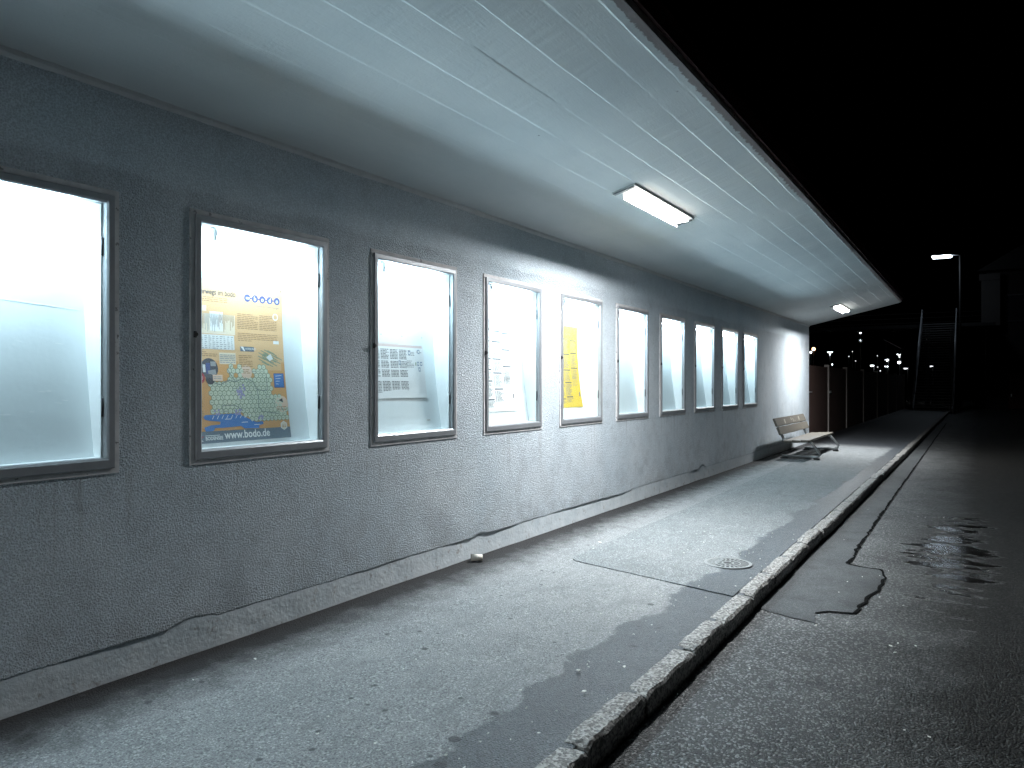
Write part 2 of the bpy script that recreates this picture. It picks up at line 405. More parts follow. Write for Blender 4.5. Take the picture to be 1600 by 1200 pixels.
# measured left edges of the frames, so that the spacing is that of the photograph
CX = [-2.85, -1.265, .32, 1.905, 3.498, 5.095, 6.68, 8.235, 9.81, 11.41, 13.02, 14.58, 16.10]  # first three not measured: unseen cases added to extend the light
OPX, OPZ0, OPZ1 = .535, .01, 1.47
b = B()
WT = Z0+.05
xs = [BX0]
for c in CX: xs += [c-OPX, c+OPX]
xs.append(XE)
za, zb = CASE_Z+OPZ0, CASE_Z+OPZ1
ZL = .40
for i, (x0, x1) in enumerate(zip(xs, xs[1:])):
    hole = i % 2 == 1
    for (z0, z1, h_) in ((ZL, za, 0), (za, zb, 1), (zb, WT, 0)):
        if hole and h_:
            for q in (((x0, z0), (x1, z0)), ((x1, z0), (x1, z1)), ((x1, z1), (x0, z1)), ((x0, z1), (x0, z0))):
                (ax, az), (cx_, cz) = q
                b.quad((ax, WY, az), (cx_, WY, cz), (cx_, WY+.3, cz), (ax, WY+.3, az))
            continue
        b.quad((x0, WY, z0), (x1, WY, z0), (x1, WY, z1), (x0, WY, z1))
def ragged(x):
    h = .178+.008*nz(x*1.1, 4.)+.007*nz(x*4.3, 1.)+.008*abs(nz(x*13, 2.))+.010*abs(nz(x*33, 8.))
    for c, w_, a in ((2.95, .16, .042), (12.9, .18, .08), (6.05, .12, .035), (9.3, .5, -.02)):
        t = abs(x-c)/w_
        if t < 1: h += a*(1-t)**.5*(.72+.5*abs(nz(x*21, 6.))+.45*abs(nz(x*58, 3.)))
    return h
def gap(x):                                  # how far the plinth stands back under the render coat
    g_ = .003+.003*max(0, nz(x*.9, 7.)+.1)
    for c, w_, a in ((2.6, .45, .007), (6.15, .7, .012), (8.6, 1.2, .010), (12.7, .5, .016), (4.6, .4, .003)):
        t = abs(x-c)/w_
        if t < 1: g_ += a*(1-t*t)
    return g_
n = int((XE-BX0)/.014); px = [BX0+(XE-BX0)*i/n for i in range(n+1)]
lip = [[b.bm.verts.new((x, WY, ZL)), b.bm.verts.new((x, WY, ragged(x)+.012)), b.bm.verts.new((x, WY+.005, ragged(x))), b.bm.verts.new((x, WY+.07, ragged(x)+.004))] for x in px]
for a, c in zip(lip, lip[1:]):
    for j in range(3): b.bm.faces.new((a[j], c[j], c[j+1], a[j+1]))
# end wall, back and top close the volume
b.quad((XE, WY, ZL), (XE, 9., ZL), (XE, 9., WT), (XE, WY, WT)); b.quad((XE, WY, -.2), (XE, 9, -.2), (XE, 9, ZL), (XE, WY, ZL))
b.quad((BX0, WY, -.2), (BX0, 9., -.2), (BX0, 9., WT), (BX0, WY, WT)); b.quad((BX0, 9, -.2), (XE, 9, -.2), (XE, 9, WT), (BX0, 9, WT))
b.build('wall', M['render'], bld)
b = B()
zs = [-.06, .0, .05, .10, .15, .20, .34]
rows = [[b.bm.verts.new((x, WY+gap(x)+.002*nz(x*2.1, z*6, 5.)+.002*nz(x*9, z*14)-(.006 if z < .02 else 0), z)) for z in zs] for x in px]
for a, c in zip(rows, rows[1:]):
    for j in range(len(zs)-1): f = b.bm.faces.new((a[j], c[j], c[j+1], a[j+1])); f.smooth = True
b.build('plinth', M['plinth'], bld)
# rough cornice bead between wall and ceiling
b = B(); n = 420; rows = []
for i in range(n+1):
    x = BX0+(XE-BX0)*i/n
    e = .006*nz(x*2.2, 1)+.005*nz(x*8, 2); e2 = .006*nz(x*1.7, 9)+.006*nz(x*9, 4)
    rows.append([b.bm.verts.new(p) for p in ((x, WY+.01, Z0-.032+e), (x, WY-.010+e2*.4, Z0-.030+e), (x, WY-.022+e2, Z0-.014+e2), (x, WY-.026+e2, ceil_z(WY-.026)+.004))])
for a, c in zip(rows, rows[1:]):
    for j in range(3): b.bm.faces.new((a[j], c[j], c[j+1], a[j+1]))
b.build('cornice', M['cornice'], bld)
# canopy with its board-marked underside
b = B()
RX1 = XE+.06; RR = .22
def ymin(x):
    if x < RX1-RR: return RE
    t = min(1., (x-(RX1-RR))/RR); return RE+RR-RR*math.sqrt(max(0, 1-t*t))
segs = [BX0, -3.2, 1.2, 5.4, 9.55, 13.8, 18.1, RX1]
base = [1.80, 2.03, 2.28, 2.53, 2.78, 3.03, 3.27, 3.52, 3.77]
prev_last = None
for si, (sx0, sx1) in enumerate(zip(segs, segs[1:])):
    rnd = random.Random(40+si)
    sh = 0 if si in (2, 3) else rnd.uniform(-.06, .06)
    lines = [y_+sh+rnd.uniform(-.012, .012) for y_ in base]
    if si == 3: lines = [y_+.0 for y_ in base]
    if si == 4: lines = [y_-.045 for y_ in base]
    offs = [rnd.uniform(-.0011, .0011)*min(1., (3.4-y_)/1.2 if y_ < 3.4 else .1) for y_ in [1.6]+lines]
    nx = max(2, int((sx1-sx0)/.05)); rows = []
    for i in range(nx+1):
        x = sx0+(sx1-sx0)*i/nx; row = []
        ends = min(1., i/12., (nx-i)/12.)
        def add(y, dz):
            y = max(y, ymin(x)); row.append(b.bm.verts.new((x, y, ceil_z(y)+dz*ends+.004*nz(x*.5, y*.8))))
        add(RE, offs[0])
        for li, y_ in enumerate(lines):
            wob = .004*nz(x*1.3, li*3.)+.003*nz(x*6, li)
            amp = max(.12, min(1., (3.35-y_)/1.1))
            hgt = amp*max(0.0015, .0075+.005*nz(x*1.9, li*5.1, si)+.003*nz(x*13, li*2.3)+.009*max(0, nz(x*5., li*3.7)-.52))
            hgt *= max(-.55, min(1., (nz(x*.35, li*7.7, 4.)+.35*nz(si*3.3, li)+.46)*5.))
            add(y_-.006+wob, -hgt); add(y_+.008+wob, .0003)
        add(WY+.02, 0)
        rows.append(row)
    for a, c in zip(rows, rows[1:]):
        for j in range(len(a)-1): b.bm.faces.new((a[j], c[j], c[j+1], a[j+1]))
roof = b.build('canopy', M['ceiling'], bld)
b = B()
ed = [(BX0, RE)]+[(RX1-RR+RR*math.sin(t), RE+RR-RR*math.cos(t)) for t in [R(90)*i/8 for i in range(9)]]+[(RX1, WY+5.1)]
for (x0, y0), (x1, y1) in zip(ed, ed[1:]):
    def zz(y): return ceil_z(max(y, RE)) if y < WY else Z0
    e0 = .0; n_ = Vector((y1-y0, -(x1-x0))).normalized()
    o0 = Vector((x0, y0))+n_*.03; o1 = Vector((x1, y1))+n_*.03
    b.mi = 0
    b.quad((x0, y0, zz(y0)-.002), (x1, y1, zz(y1)-.002), (x1, y1, zz(y1)+.055), (x0, y0, zz(y0)+.055))
    b.mi = 1
    b.quad((x0, y0, zz(y0)+.050), (x1, y1, zz(y1)+.050), (o1.x, o1.y, zz(y1)+.046), (o0.x, o0.y, zz(y0)+.046))
    b.quad((o0.x, o0.y, zz(y0)+.046), (o1.x, o1.y, zz(y1)+.046), (o1.x, o1.y, zz(y1)+.20), (o0.x, o0.y, zz(y0)+.20))
b.build('fascia', [M['surround'], M['fascia']], roof)
b = B()
b.quad((BX0, RE-.03, ceil_z(RE)+.20), (RX1+.03, RE-.03, ceil_z(RE)+.20), (RX1+.03, WY, Z0+.21), (BX0, WY, Z0+.21))
b.quad((BX0, WY, Z0+.21), (RX1+.03, WY, Z0+.21), (RX1+.03, 9.1, Z0+.21), (BX0, 9.1, Z0+.21))
b.quad((BX0, RE-.03, ceil_z(RE)), (BX0, RE-.03, ceil_z(RE)+.20), (BX0, WY, Z0+.21), (BX0, WY, Z0))
b.build('roof_covering', M['roof'], roof)

# ------------------------------------------------------------------ display cases
def prof(z):                                   # how deep the curved back lies at height z above the frame's foot
    t = max(0., min(1., (z-.05)/1.395))
    pts = [(0, .115), (.12, .142), (.25, .168), (.4, .192), (.55, .208), (.7, .213), (.85, .207), (1, .192)]
    for (a, va), (c, vc) in zip(pts, pts[1:]):
        if t <= c: 
            u = (t-a)/(c-a); return va+(vc-va)*u
    return pts[-1][1]
def ring(b, prof_, W, H, bottom=1.):
    cs = []
    for o, y in prof_:
        cs.append([(-W/2+o, y, o*bottom), (W/2-o, y, o*bottom), (W/2-o, y, H-o), (-W/2+o, y, H-o)])
    vs = [[b.bm.verts.new(p) for p in r_] for r_ in cs]
    for a, c in zip(vs, vs[1:]):
        for j in range(4): b.bm.faces.new((a[j], a[(j+1) % 4], c[(j+1) % 4], c[j]))
case = empty('display_case', (0, WY, CASE_Z), 'x', 'display case', 'lit display cases set in a row into the wall')
b = B(); ring(b, [(0, .03), (0, -.016), (.004, -.021), (.036, -.022), (.046, -.014), (.046, .034), (.03, .036)], CW, CH, 1.28)
b.build('frame', M['alu'], case, True)
b = B(); ring(b, [(-.030, .01), (-.031, -.004), (-.028, -.008), (-.006, -.009), (.004, -.007), (.006, .02)], CW, CH)
for e in list(b.bm.edges): pass
bmesh.ops.subdivide_edges(b.bm, edges=b.bm.edges, cuts=9, use_grid_fill=True)
for v in b.bm.verts:
    if abs(v.co.x) > CW/2+.02 or v.co.z < -.02 or v.co.z > CH+.02:
        a = .0015*nz(v.co.x*9, v.co.z*9, 3.); v.co.x += a; v.co.z += .001*nz(v.co.z*8, v.co.x*11, 8.)
b.build('surround', M['surround'], case, True)
b = B(); b.quad((-.505, .018, .05), (.505, .018, .05), (.505, .018, 1.44), (-.505, .018, 1.44))
b.build('glass_pane', M['glass'], case, True)
b = B(); zs = [.05+1.395*i/24 for i in range(25)]
rows = [[b.bm.verts.new((x_, prof(z), z)) for x_ in (-.512, .512)] for z in zs]
for a, c in zip(rows, rows[1:]): f = b.bm.faces.new((a[0], a[1], c[1], c[0])); f.smooth = True
b.build('back_panel', M['back'], case, True)
for s_ in (-1, 1):
    b = B(); b.box(s_*.51-.004, s_*.51+.004, .036, .24, .04, 1.455); b.build('side_panel', M['side'], case, True)
b = B(); b.box(-.506, .506, .036, .24, .046, .056); b.build('floor_panel', M['side'], case, True)
b = B(); b.box(-.506, .506, .036, .24, 1.440, 1.450); b.build('top_panel', M['side'], case, True)
b = B(); b.box(.488, .498, .022, .036, .056, 1.44); rail = b.build('door_seal', M['side'], case, True)
for z in (.33, 1.2):
    b = B(); b.tube([(.492, .016, z-.05), (.492, .016, z+.05)], .006, 8); b.build('hinge', M['darkmetal'], rail, True)
b = B(); b.box(-.365, .365, .046, .092, 1.424, 1.439, .004); fix = b.build('lamp_batten', M['batten'], case, True)
for s_ in (-1, 1):
    b = B(); b.box(s_*.356-.010, s_*.356+.010, .036, .062, 1.354, 1.424, .004); b.build('lamp_holder', M['batten'], fix, True)
b = B(); b.tube([(-.345+.69*i/8, .048, 1.374) for i in range(9)], .013, 6); b.build('lamp_tube', M['tube'], fix, True)
b = B(); b.box(-.556, -.541, -.024, -.010, .735, .775, .003); b.tube([(-.548, -.030, .755), (-.548, -.018, .755)], .012, 10); b.build('latch', M['black'], case, True)
b = B()
b.box(.545, .557, -.016, -.009, .66, .74, .002); b.build('keeper', M['surround'], case, True)
labels = ['empty lit case, third before the scratched one', 'empty lit case, second before the scratched one', 'empty lit case directly before the scratched one', 'brightly lit empty case with scratched back panel, at the near end of the row',
          'lit case showing the orange public transport map poster',
          'lit case showing a wide white notice of small text columns',
          'lit case showing a tall white timetable sheet',
          'lit case showing a tall yellow timetable sheet',
          'empty lit case directly past the one with the yellow sheet',
          'empty lit case, second past the one with the yellow sheet',
          'empty lit case, middle one of the five past the yellow sheet',
          'empty lit case, last but one before the bench end of the wall',
          'empty lit case nearest the bench, at the far end of the row']
cases = []
for i, (cx_, lb) in enumerate(zip(CX, labels)):
    c = case if i == 0 else copy_tree(case)
    c.location = (cx_, WY, CASE_Z); c['label'] = lb; cases.append(c)
# marks on the back of two cases
def on_back(b, c, pts, lift=.0025):
    f = b.bm.faces.new([b.bm.verts.new((x, prof(z)-lift, z)) for x, z in pts]); f.material_index = b.mi
b = B()
on_back(b, 0, [(.0, .90), (.48, .868), (.48, .863), (.0, .896)]); on_back(b, 0, [(.115, .895), (.119, .95), (.123, .95), (.119, .895)])
rnd = random.Random(3)
for i in range(16):
    x = rnd.uniform(-.4, .42); z = rnd.choice([.66, .67, .42, .36, .30])+rnd.uniform(-.02, .02); w = rnd.uniform(.01, .04)
    on_back(b, 0, [(x, z), (x+w, z-.004), (x+w, z), (x, z+.003)])
b.build('scratch_marks', plain('scratch_white', (.93, .94, .94), .6), cases[3], True)
for ci in (5, 6, 7):
    b = B(); on_back(b, 0, [(.30, .13), (.36, .13), (.36, .148), (.30, .148)], .003)
    b.mi = 1; on_back(b, 0, [(.31, .136), (.35, .136), (.35, .141), (.31, .141)], .004)
    b.build('sticker', [plain('sticker_white', (.75, .75, .72), .5), plain('sticker_print', (.2, .2, .2), .6)], cases[ci], True)

# ------------------------------------------------------------------ posters
def text_tris(body, size, bold=0., align='LEFT'):
    cu = bpy.data.curves.new('lettering', 'FONT'); cu.body = body; cu.size = size; cu.offset = bold; cu.align_x = align; cu.resolution_u = 3
    o = bpy.data.objects.new('lettering', cu); COL.objects.link(o)
    dg = bpy.context.evaluated_depsgraph_get(); e = o.evaluated_get(dg); me = e.to_mesh()
    tris = [[(me.vertices[i].co.x, me.vertices[i].co.y) for i in p.vertices] for p in me.polygons]
    e.to_mesh_clear(); bpy.data.objects.remove(o); bpy.data.curves.remove(cu)
    return tris
class Sheet:
    """A printed sheet: polygons in (u, v) with a layer and an ink, then bent onto the curved back of its case."""
    def __init__(s, w, h, paper): s.w, s.h = w, h; s.inks = [paper]; s.bm = bmesh.new(); s.p(0, [(0, 0), (w, 0), (w, h), (0, h)], 0)
    def ink(s, m):
        if m not in s.inks: s.inks.append(m)
        return s.inks.index(m)
    def p(s, ink, pts, layer):
        i = ink if isinstance(ink, int) else s.ink(ink)
        f = s.bm.faces.new([s.bm.verts.new((x, y, layer)) for x, y in pts]); f.material_index = i
    def rect(s, ink, x, y, w, h, layer=1): s.p(ink, [(x, y), (x+w, y), (x+w, y+h), (x, y+h)], layer)
    def circle(s, ink, x, y, r, layer=1, n=20): s.p(ink, [(x+r*math.cos(2*math.pi*i/n), y+r*math.sin(2*math.pi*i/n)) for i in range(n)], layer)
    def line(s, ink, a, c, w, layer=1):
        d = Vector((c[0]-a[0], c[1]-a[1])); 
        if d.length < 1e-5: return
        q = Vector((-d.y, d.x)).normalized()*w/2
        s.p(ink, [(a[0]-q.x, a[1]-q.y), (c[0]-q.x, c[1]-q.y), (c[0]+q.x, c[1]+q.y), (a[0]+q.x, a[1]+q.y)], layer)
    def text(s, ink, body, x, y, size, layer=2, bold=0., align='LEFT', sx=1.):
        for t in text_tris(body, size, bold, align): s.p(ink, [(x+a*sx, y+c) for a, c in t], layer)
    def para(s, ink, x, y, w, h, lh, rnd, layer=1, fill=.55, full=.9):
        n = int(h/lh)
        for i in range(n):
            yy = y+h-(i+1)*lh; xx = x; end = x+w*(1 if rnd.random() < full else rnd.uniform(.3, .9))
            while xx < end-.004:
                ww = min(rnd.uniform(.012, .04), end-xx); s.rect(ink, xx, yy, ww, lh*fill, layer); xx += ww+.005
    def build(s, name, label, cat, x_left, z_bot, group=None, bend=0.):
        for i in range(1, int(s.h/.05)+1):
            bmesh.ops.bisect_plane(s.bm, geom=s.bm.verts[:]+s.bm.edges[:]+s.bm.faces[:], plane_co=(0, i*.05, 0), plane_no=(0, 1, 0), dist=1e-6)
        me = bpy.data.meshes.new(name)
        for v in s.bm.verts:
            u, w, l = v.co
            zz = z_bot+w-CASE_Z
            curl = .004*max(0, 1-w/.12)*max(0, (u/s.w-.55))/.45 if bend else 0
            v.co = Vector((u-s.w/2, prof(zz)-.004-.0007*l-curl, w))
        bmesh.ops.recalc_face_normals(s.bm, faces=s.bm.faces)
        s.bm.to_mesh(me); s.bm.free()
        for m in s.inks: me.materials.append(m)
        o = bpy.data.objects.new(name, me); COL.objects.link(o); o.location = (x_left+s.w/2, WY, z_bot)
        return tag(o, label, cat, group)
def ink(name, c): return plain('ink_'+name, c, .6, 0, .03)
I_or, I_white, I_grey, I_navy = ink('orange', (.68, .35, .13)), ink('white', (.80, .80, .78)), ink('grey', (.32, .32, .32)), ink('slate', (.13, .17, .21))
I_or2, I_green, I_line, I_blue = ink('light_orange', (.72, .45, .23)), ink('map_green', (.66, .69, .54)), ink('map_line', (.20, .24, .22)), ink('lake_blue', (.06, .20, .50))
I_brown, I_pur, I_red, I_dark, I_cream = ink('brown', (.36, .20, .09)), ink('purple', (.36, .33, .55)), ink('red', (.40, .05, .06)), ink('dark', (.05, .055, .07)), ink('cream', (.78, .66, .50))
I_logo = ink('logo_blue', (.045, .075, .24)); I_hex = ink('hex_outline', (.25, .32, .22)); I_skin = ink('pale_pink', (.80, .58, .44))
rnd = random.Random(11)
s = Sheet(.79, 1.05, I_or)
Wd, Ht = s.w, s.h
s.rect(I_or2, 0, .52, Wd, .53, .4)
s.text(I_dark, 'Unterwegs im bodo', .052, .955, .052, 2, .0006, sx=.80)
for i, ch in enumerate('\u25cfbodo'):
    cx_ = .485+.064*i
    if i: s.line(I_logo, (cx_-.06, .958), (cx_, .958), .008, 1)
    s.circle(I_logo, cx_, .958, .026, 2)
    if i: s.text(I_white, ch, cx_, .945, .042, 3, .001, 'CENTER')
    else: s.rect(I_white, cx_-.012, .950, .03, .014, 3)
s.text(I_navy, 'Gemeinsam mehr bewegen', .56, .905, .018, 2)
s.para(I_brown, .03, .90, .30, .045, .012, rnd, 1, .4)
s.rect(I_cream, .02, .845, .14, .035)
s.rect(I_cream, .02, .70, .36, .13, 1)
for i in range(40):
    x = .025+i*.0088; h_ = rnd.uniform(.03, .12); s.rect(I_brown if i < 14 or i > 25 else I_grey, x, .83-h_, .0035, h_, 2)
s.rect(I_white, .185, .72, .10, .125, 1.6)
for i in range(11): s.rect(I_grey, .19+i*.0085, .74+rnd.uniform(0, .04), .002, .06, 2.2)
s.rect(I_white, .02, .60, .35, .095, 1)
for r_ in range(7):
    for c_ in range(12):
        s.rect(I_grey, .025+c_*.029, .605+r_*.0128, rnd.uniform(.008, .022), .0045, 2)
s.rect(I_or2, .39, .47, .37, .40, .8)
s.para(I_brown, .40, .745, .17, .11, .012, rnd, 1.6, .38); s.para(I_brown, .585, .745, .15, .11, .012, rnd, 1.6, .38)
s.para(I_brown, .40, .665, .34, .06, .012, rnd, 1.6, .38)
s.circle(I_white, .725, .845, .024, 1.7); s.circle(I_or2, .725, .845, .017, 1.9)
s.rect(I_white, .70, .655, .05, .022, 2); s.rect(I_navy, .415, .595, .115, .032, 1.7); s.p(I_white, [(.418, .626), (.445, .597), (.455, .597), (.44, .626)], 2)
s.text(I_white, 'VERBUND', .455, .605, .02, 2.2)
for i in range(26):
    a = i*.5; r_ = .012+i*.0026
    x, y = .655+r_*math.cos(a)*1.1, .56+r_*math.sin(a)*.75
    s.line(I_hex, (x-.03, y+.012), (x+.03, y-.012), .006, 1.7+.01*i)
s.p(I_white, [(.63, .56), (.67, .585), (.69, .55), (.66, .535)], 2.4)
s.para(I_brown, .40, .485, .11, .09, .012, rnd, 1.6, .38); s.para(I_brown, .03, .545, .2, .045, .012, rnd, 1, .4)
s.rect(I_cream, .245, .505, .13, .075, .9); s.para(I_grey, .25, .51, .12, .065, .012, rnd, 1.6, .4)
# photo disc and badges
s.circle(I_dark, .165, .475, .066, 1.4, 24); s.rect(I_white, .115, .45, .02, .05, 1.8); s.rect(I_logo, .14, .44, .03, .07, 1.8); s.rect(I_grey, .175, .49, .04, .03, 1.8)
s.p(I_grey, [(.15, .46), (.21, .47), (.215, .44), (.16, .425)], 2); s.circle(I_red, .088, .415, .038, 2.2); s.circle(I_dark, .165, .405, .034, 2.4); s.rect(I_skin, .185, .395, .075, .04, 2.6)
s.para(I_grey, .19, .40, .06, .03, .011, rnd, 2.9, .4)
for i in range(3): s.rect(I_white, .066, .405+i*.008, .044, .003, 2.6)
s.circle(I_skin, .455, .455, .046, 1.4); s.para(I_brown, .425, .44, .06, .04, .011, rnd, 1.8, .4)
s.rect(I_logo, .685, .35, .09, .10, 1.4); s.rect(I_blue, .690, .355, .08, .09, 1.6)
for i in range(4): s.line(I_white, (.70, .43-i*.018), (.755-i*.01, .435-i*.02), .003, 1.9)
s.circle(I_skin, .735, .235, .058, 1.4); s.p(I_dark, [(.71, .262), (.745, .275), (.75, .245)], 1.8); s.para(I_brown, .69, .19, .09, .035, .011, rnd, 1.8, .4)
for i in range(3): s.para(I_brown, .025, .30-i*.075, .07, .06, .011, rnd, 1.4, .38)
# hexagon zone map
def inmap(x, y):
    if y < .135: return False
    if .135 <= y < .21: return .33+(.21-y)*1.2+.02 < x < .775 or .16 < x < .33+(.21-y)*.6 and y > .185
    if .21 <= y < .29: return .15 < x < .74
    if .29 <= y < .40: return .15+(.01 if y > .35 else 0) < x < .655
    if .40 <= y < .43: return .16 < x < .21 or .29 < x < .66
    if .43 <= y < .47: return .30 < x < .35 or .38 < x < .425 or .51 < x < .64
    if .47 <= y < .50: return .305 < x < .345 or .38 < x < .425 or .555 < x < .62
    return False
hr = .0195
hexes = []
row = 0; y = .14
while y < .50:
    x = .13+(hr*.866 if row % 2 else 0)
    while x < .78:
        if inmap(x, y): hexes.append((x, y))
        x += hr*1.732
    y += hr*1.5; row += 1
for x, y in hexes:
    s.p(I_hex, [(x+hr*1.08*math.sin(R(60*i)), y+hr*1.08*math.cos(R(60*i))) for i in range(6)], 1.2+.0001*x)
for x, y in hexes:
    s.p(I_green, [(x+hr*.84*math.sin(R(60*i)), y+hr*.84*math.cos(R(60*i))) for i in range(6)], 1.6)
    if rnd.random() < .8: s.rect(I_hex, x-.008, y-.002, rnd.uniform(.008, .017), .004, 1.9)
    if rnd.random() < .16: 
        a = rnd.choice([0, 60, 120]); d = Vector((math.cos(R(a)), math.sin(R(a))))*hr
        s.line(I_line, (x-d.x, y-d.y), (x+d.x, y+d.y), .004, 2.0)
bnd = [(.165, .40), (.20, .38), (.24, .37), (.30, .40), (.36, .39), (.40, .405), (.46, .41), (.50, .39), (.53, .34), (.58, .33), (.62, .335), (.62, .44)]
for a, c in zip(bnd, bnd[1:]): s.line(I_line, a, c, .0055, 2.2)
bnd = [(.53, .34), (.54, .28), (.53, .22), (.56, .19), (.62, .18), (.70, .17)]
for a, c in zip(bnd, bnd[1:]): s.line(I_line, a, c, .005, 2.2)
bnd = [(.30, .475), (.33, .43), (.36, .39)]
for a, c in zip(bnd, bnd[1:]): s.line(I_line, a, c, .005, 2.2)
bnd = [(.24, .19), (.24, .235), (.34, .235), (.40, .20)]
for a, c in zip(bnd, bnd[1:]): s.line(I_line, a, c, .005, 2.2)
for i in range(26):
    a = rnd.uniform(0, 6.28); r_ = rnd.uniform(.0, .055); x, y = .40+r_*math.cos(a)*.55, .325+r_*math.sin(a)
    s.circle(I_pur, x, y, rnd.uniform(.005, .011), 2.4+.01*i, 6)
for x, y, n_ in ((.19, .19, 6), (.36, .19, 8), (.54, .15, 6)):
    for i in range(n_): s.circle(I_pur, x+rnd.uniform(-.025, .025), y+rnd.uniform(-.015, .015), .008, 2.7+.01*i, 6)
lake = [(.09, .165), (.105, .178), (.37, .182), (.39, .165), (.45, .14), (.50, .118), (.555, .122), (.56, .105), (.52, .095), (.52, .078), (.40, .080), (.37, .098), (.23, .092), (.17, .094), (.16, .078), (.10, .068), (.09, .10), (.14, .112), (.21, .115), (.215, .132), (.13, .142), (.10, .15)]
f_ = lake; s.p(I_blue, f_, 1.5)
for i in range(9): s.line(I_white, (.17+i*.036, .172), (.155+i*.036, .150), .004, 2.)
for x, y in ((.25, .145), (.38, .12), (.48, .10)): s.rect(I_white, x, y, .05, .004, 2.)
s.rect(I_navy, 0, 0, Wd, .075, 1.9)
s.text(I_white, 'www.bodo.de', .235, .022, .072, 2.6, .0012, sx=.90)
s.p(I_white, [(.03, .045), (.075, .045), (.05, .03), (.075, .015), (.06, .015), (.03, .03)], 2.4); s.p(I_red, [(.05, .045), (.085, .045), (.06, .032)], 2.6)
s.text(I_white, 'BODENSEE', .09, .02, .030, 2.6, .0008, sx=.9); s.rect(I_white, .09, .046, .11, .004, 2.6)
s.p(I_white, [(.735+.032*math.sin(R(60*i)), .085+.032*math.cos(R(60*i))) for i in range(6)], 2.2); s.p(I_cream, [(.735+.026*math.sin(R(60*i)), .085+.026*math.cos(R(60*i))) for i in range(6)], 2.4)
s.para(I_brown, .718, .075, .035, .02, .01, rnd, 2.7, .4)
for x, y in ((.02, 1.03), (.42, 1.035), (.772, 1.03), (.02, .02)): s.circle(I_dark, x, y, .006, 3.4, 8)
s.build('map_poster', 'orange poster with a green hexagon zone map and www.bodo.de along its foot', 'poster', 3.035, 1.245)

I_paper, I_txt, I_pink = ink('paper', (.74, .735, .73)), ink('text', (.14, .14, .14)), ink('pink_band', (.60, .46, .42))
s = Sheet(.84, .545, I_paper); rnd = random.Random(5)
s.rect(I_pink, 0, .435, .82, .022, 1); s.rect(ink('pale_band', (.66, .58, .55)), 0, .458, .5, .012, 1)
for c_ in range(5):
    x = .03+c_*.118
    for y, h_ in ((.33, .09), (.255, .065), (.17, .075), (.05, .10)): s.para(I_txt, x, y, .10, h_, .0125, rnd, 1, .55, .95)
s.para(I_txt, .62, .36, .09, .06, .013, rnd, 1, .4, .6); s.para(I_txt, .74, .385, .07, .035, .013, rnd, 1, .4, .6); s.para(I_txt, .60, .26, .10, .07, .013, rnd, 1, .4, .6)
I_ic = ink('icon_blue', (.16, .22, .30))
for x, y in ((.625, .37), (.755, .385), (.74, .28), (.785, .28), (.755, .23), (.49, .285)):
    s.rect(I_ic, x, y, .028, .036, 1.4); s.rect(I_paper, x+.006, y+.008, .016, .020, 1.8)
s.rect(I_hex, .715, .28, .014, .03, 1.4)
for x, y in ((.012, .533), (.28, .533), (.55, .53), (.825, .53)): s.circle(I_dark, x, y, .005, 2, 8)
s.build('notice', 'wide white notice with a pinkish band and grey text columns', 'notice', 4.60, 1.50, bend=1)
def timetable(paper, name, label, xl, zb, seed):
    rnd = random.Random(seed); s = Sheet(.62, .98, paper)
    s.text(I_txt, 'Abfahrt' if seed == 2 else 'Ankunft', .04, .91, .05, 1.5, .001)
    s.rect(I_dark, .26, .875, .17, .010, 1)
    for c_ in range(3):
        x = .035+c_*.19; y = .83-.015*c_
        while y > .08:
            if c_ == 2 and y < .42: break
            s.rect(I_dark, x, y, .165, .014, 1)
            h_ = rnd.uniform(.08, .17); h_ = min(h_, y-.05)
            nl = int(h_/.0125)
            for i in range(nl):
                yy = y-.006-(i+1)*.0125; s.rect(I_txt, x, yy, .022, .0075, 1); xx = x+.034
                while xx < x+rnd.uniform(.09, .16):
                    w = rnd.uniform(.012, .035); s.rect(I_txt, xx, yy, w, .0075, 1); xx += w+.006
            y -= h_+.028
    s.para(I_txt, .42, .26, .15, .14, .014, rnd, 1, .35, .6); s.rect(I_txt, .56, .13, .03, .05, 1)
    return s.build(name, label, 'timetable', xl, zb, bend=1)
timetable(I_paper, 'timetable_sheet', 'tall white timetable sheet with black headings in three columns', 6.345, 1.34, 1)
timetable(ink('yellow', (.46, .33, .03)), 'timetable_sheet', 'tall bright yellow timetable sheet with black headings', 7.915, 1.34, 2)

# ------------------------------------------------------------------ ceiling lamps
lamp = empty('ceiling_lamp', (7.73, 2.915, ceil_z(2.915)), 'larger looking long lit ceiling lamp above the yellow and white timetable cases', 'ceiling lamp', 'flat lamps under the canopy', (math.atan(-SL), 0, 0))
b = B(); b.box(-.88, .88, -.128, .128, -.022, .03, .004); hs = b.build('housing', M['housing'], lamp, True)
for sx_ in (-1, 1):
    b = B(); b.box(sx_*.865-.028, sx_*.865+.028, -.10, .11, -.030, -.020, .003); b.build('clip', M['tab'], hs, True)
b = B()
nx, pr = 10, [(-.097, -.020), (-.095, -.046), (-.088, -.053), (-.05, -.047), (-.01, -.040), (.03, -.033), (.036, -.030), (.038, -.020)]
rows = []
for x, k_ in ((-.775, .80), (-.765, .93), (-.74, 1.), (.74, 1.), (.765, .93), (.775, .80)):
    rows.append([b.bm.verts.new((x, y*k_, -.02+(z+.02)*(k_ if k_ < 1 else 1))) for y, z in pr])
for a, c in zip(rows, rows[1:]):
    for j in range(len(pr)-1):
        f = b.bm.faces.new((a[j], c[j], c[j+1], a[j+1])); f.smooth = True; f.material_index = 0 if 2 <= j <= 4 and a is rows[2] else 1
for q in (rows[0], rows[-1]): b.bm.faces.new(q).material_index = 1
b2 = B(); b2.box(-.775, .775, .050, .060, -.074, -.015, .003)  # added strip that cuts the lamp's light on the upper wall
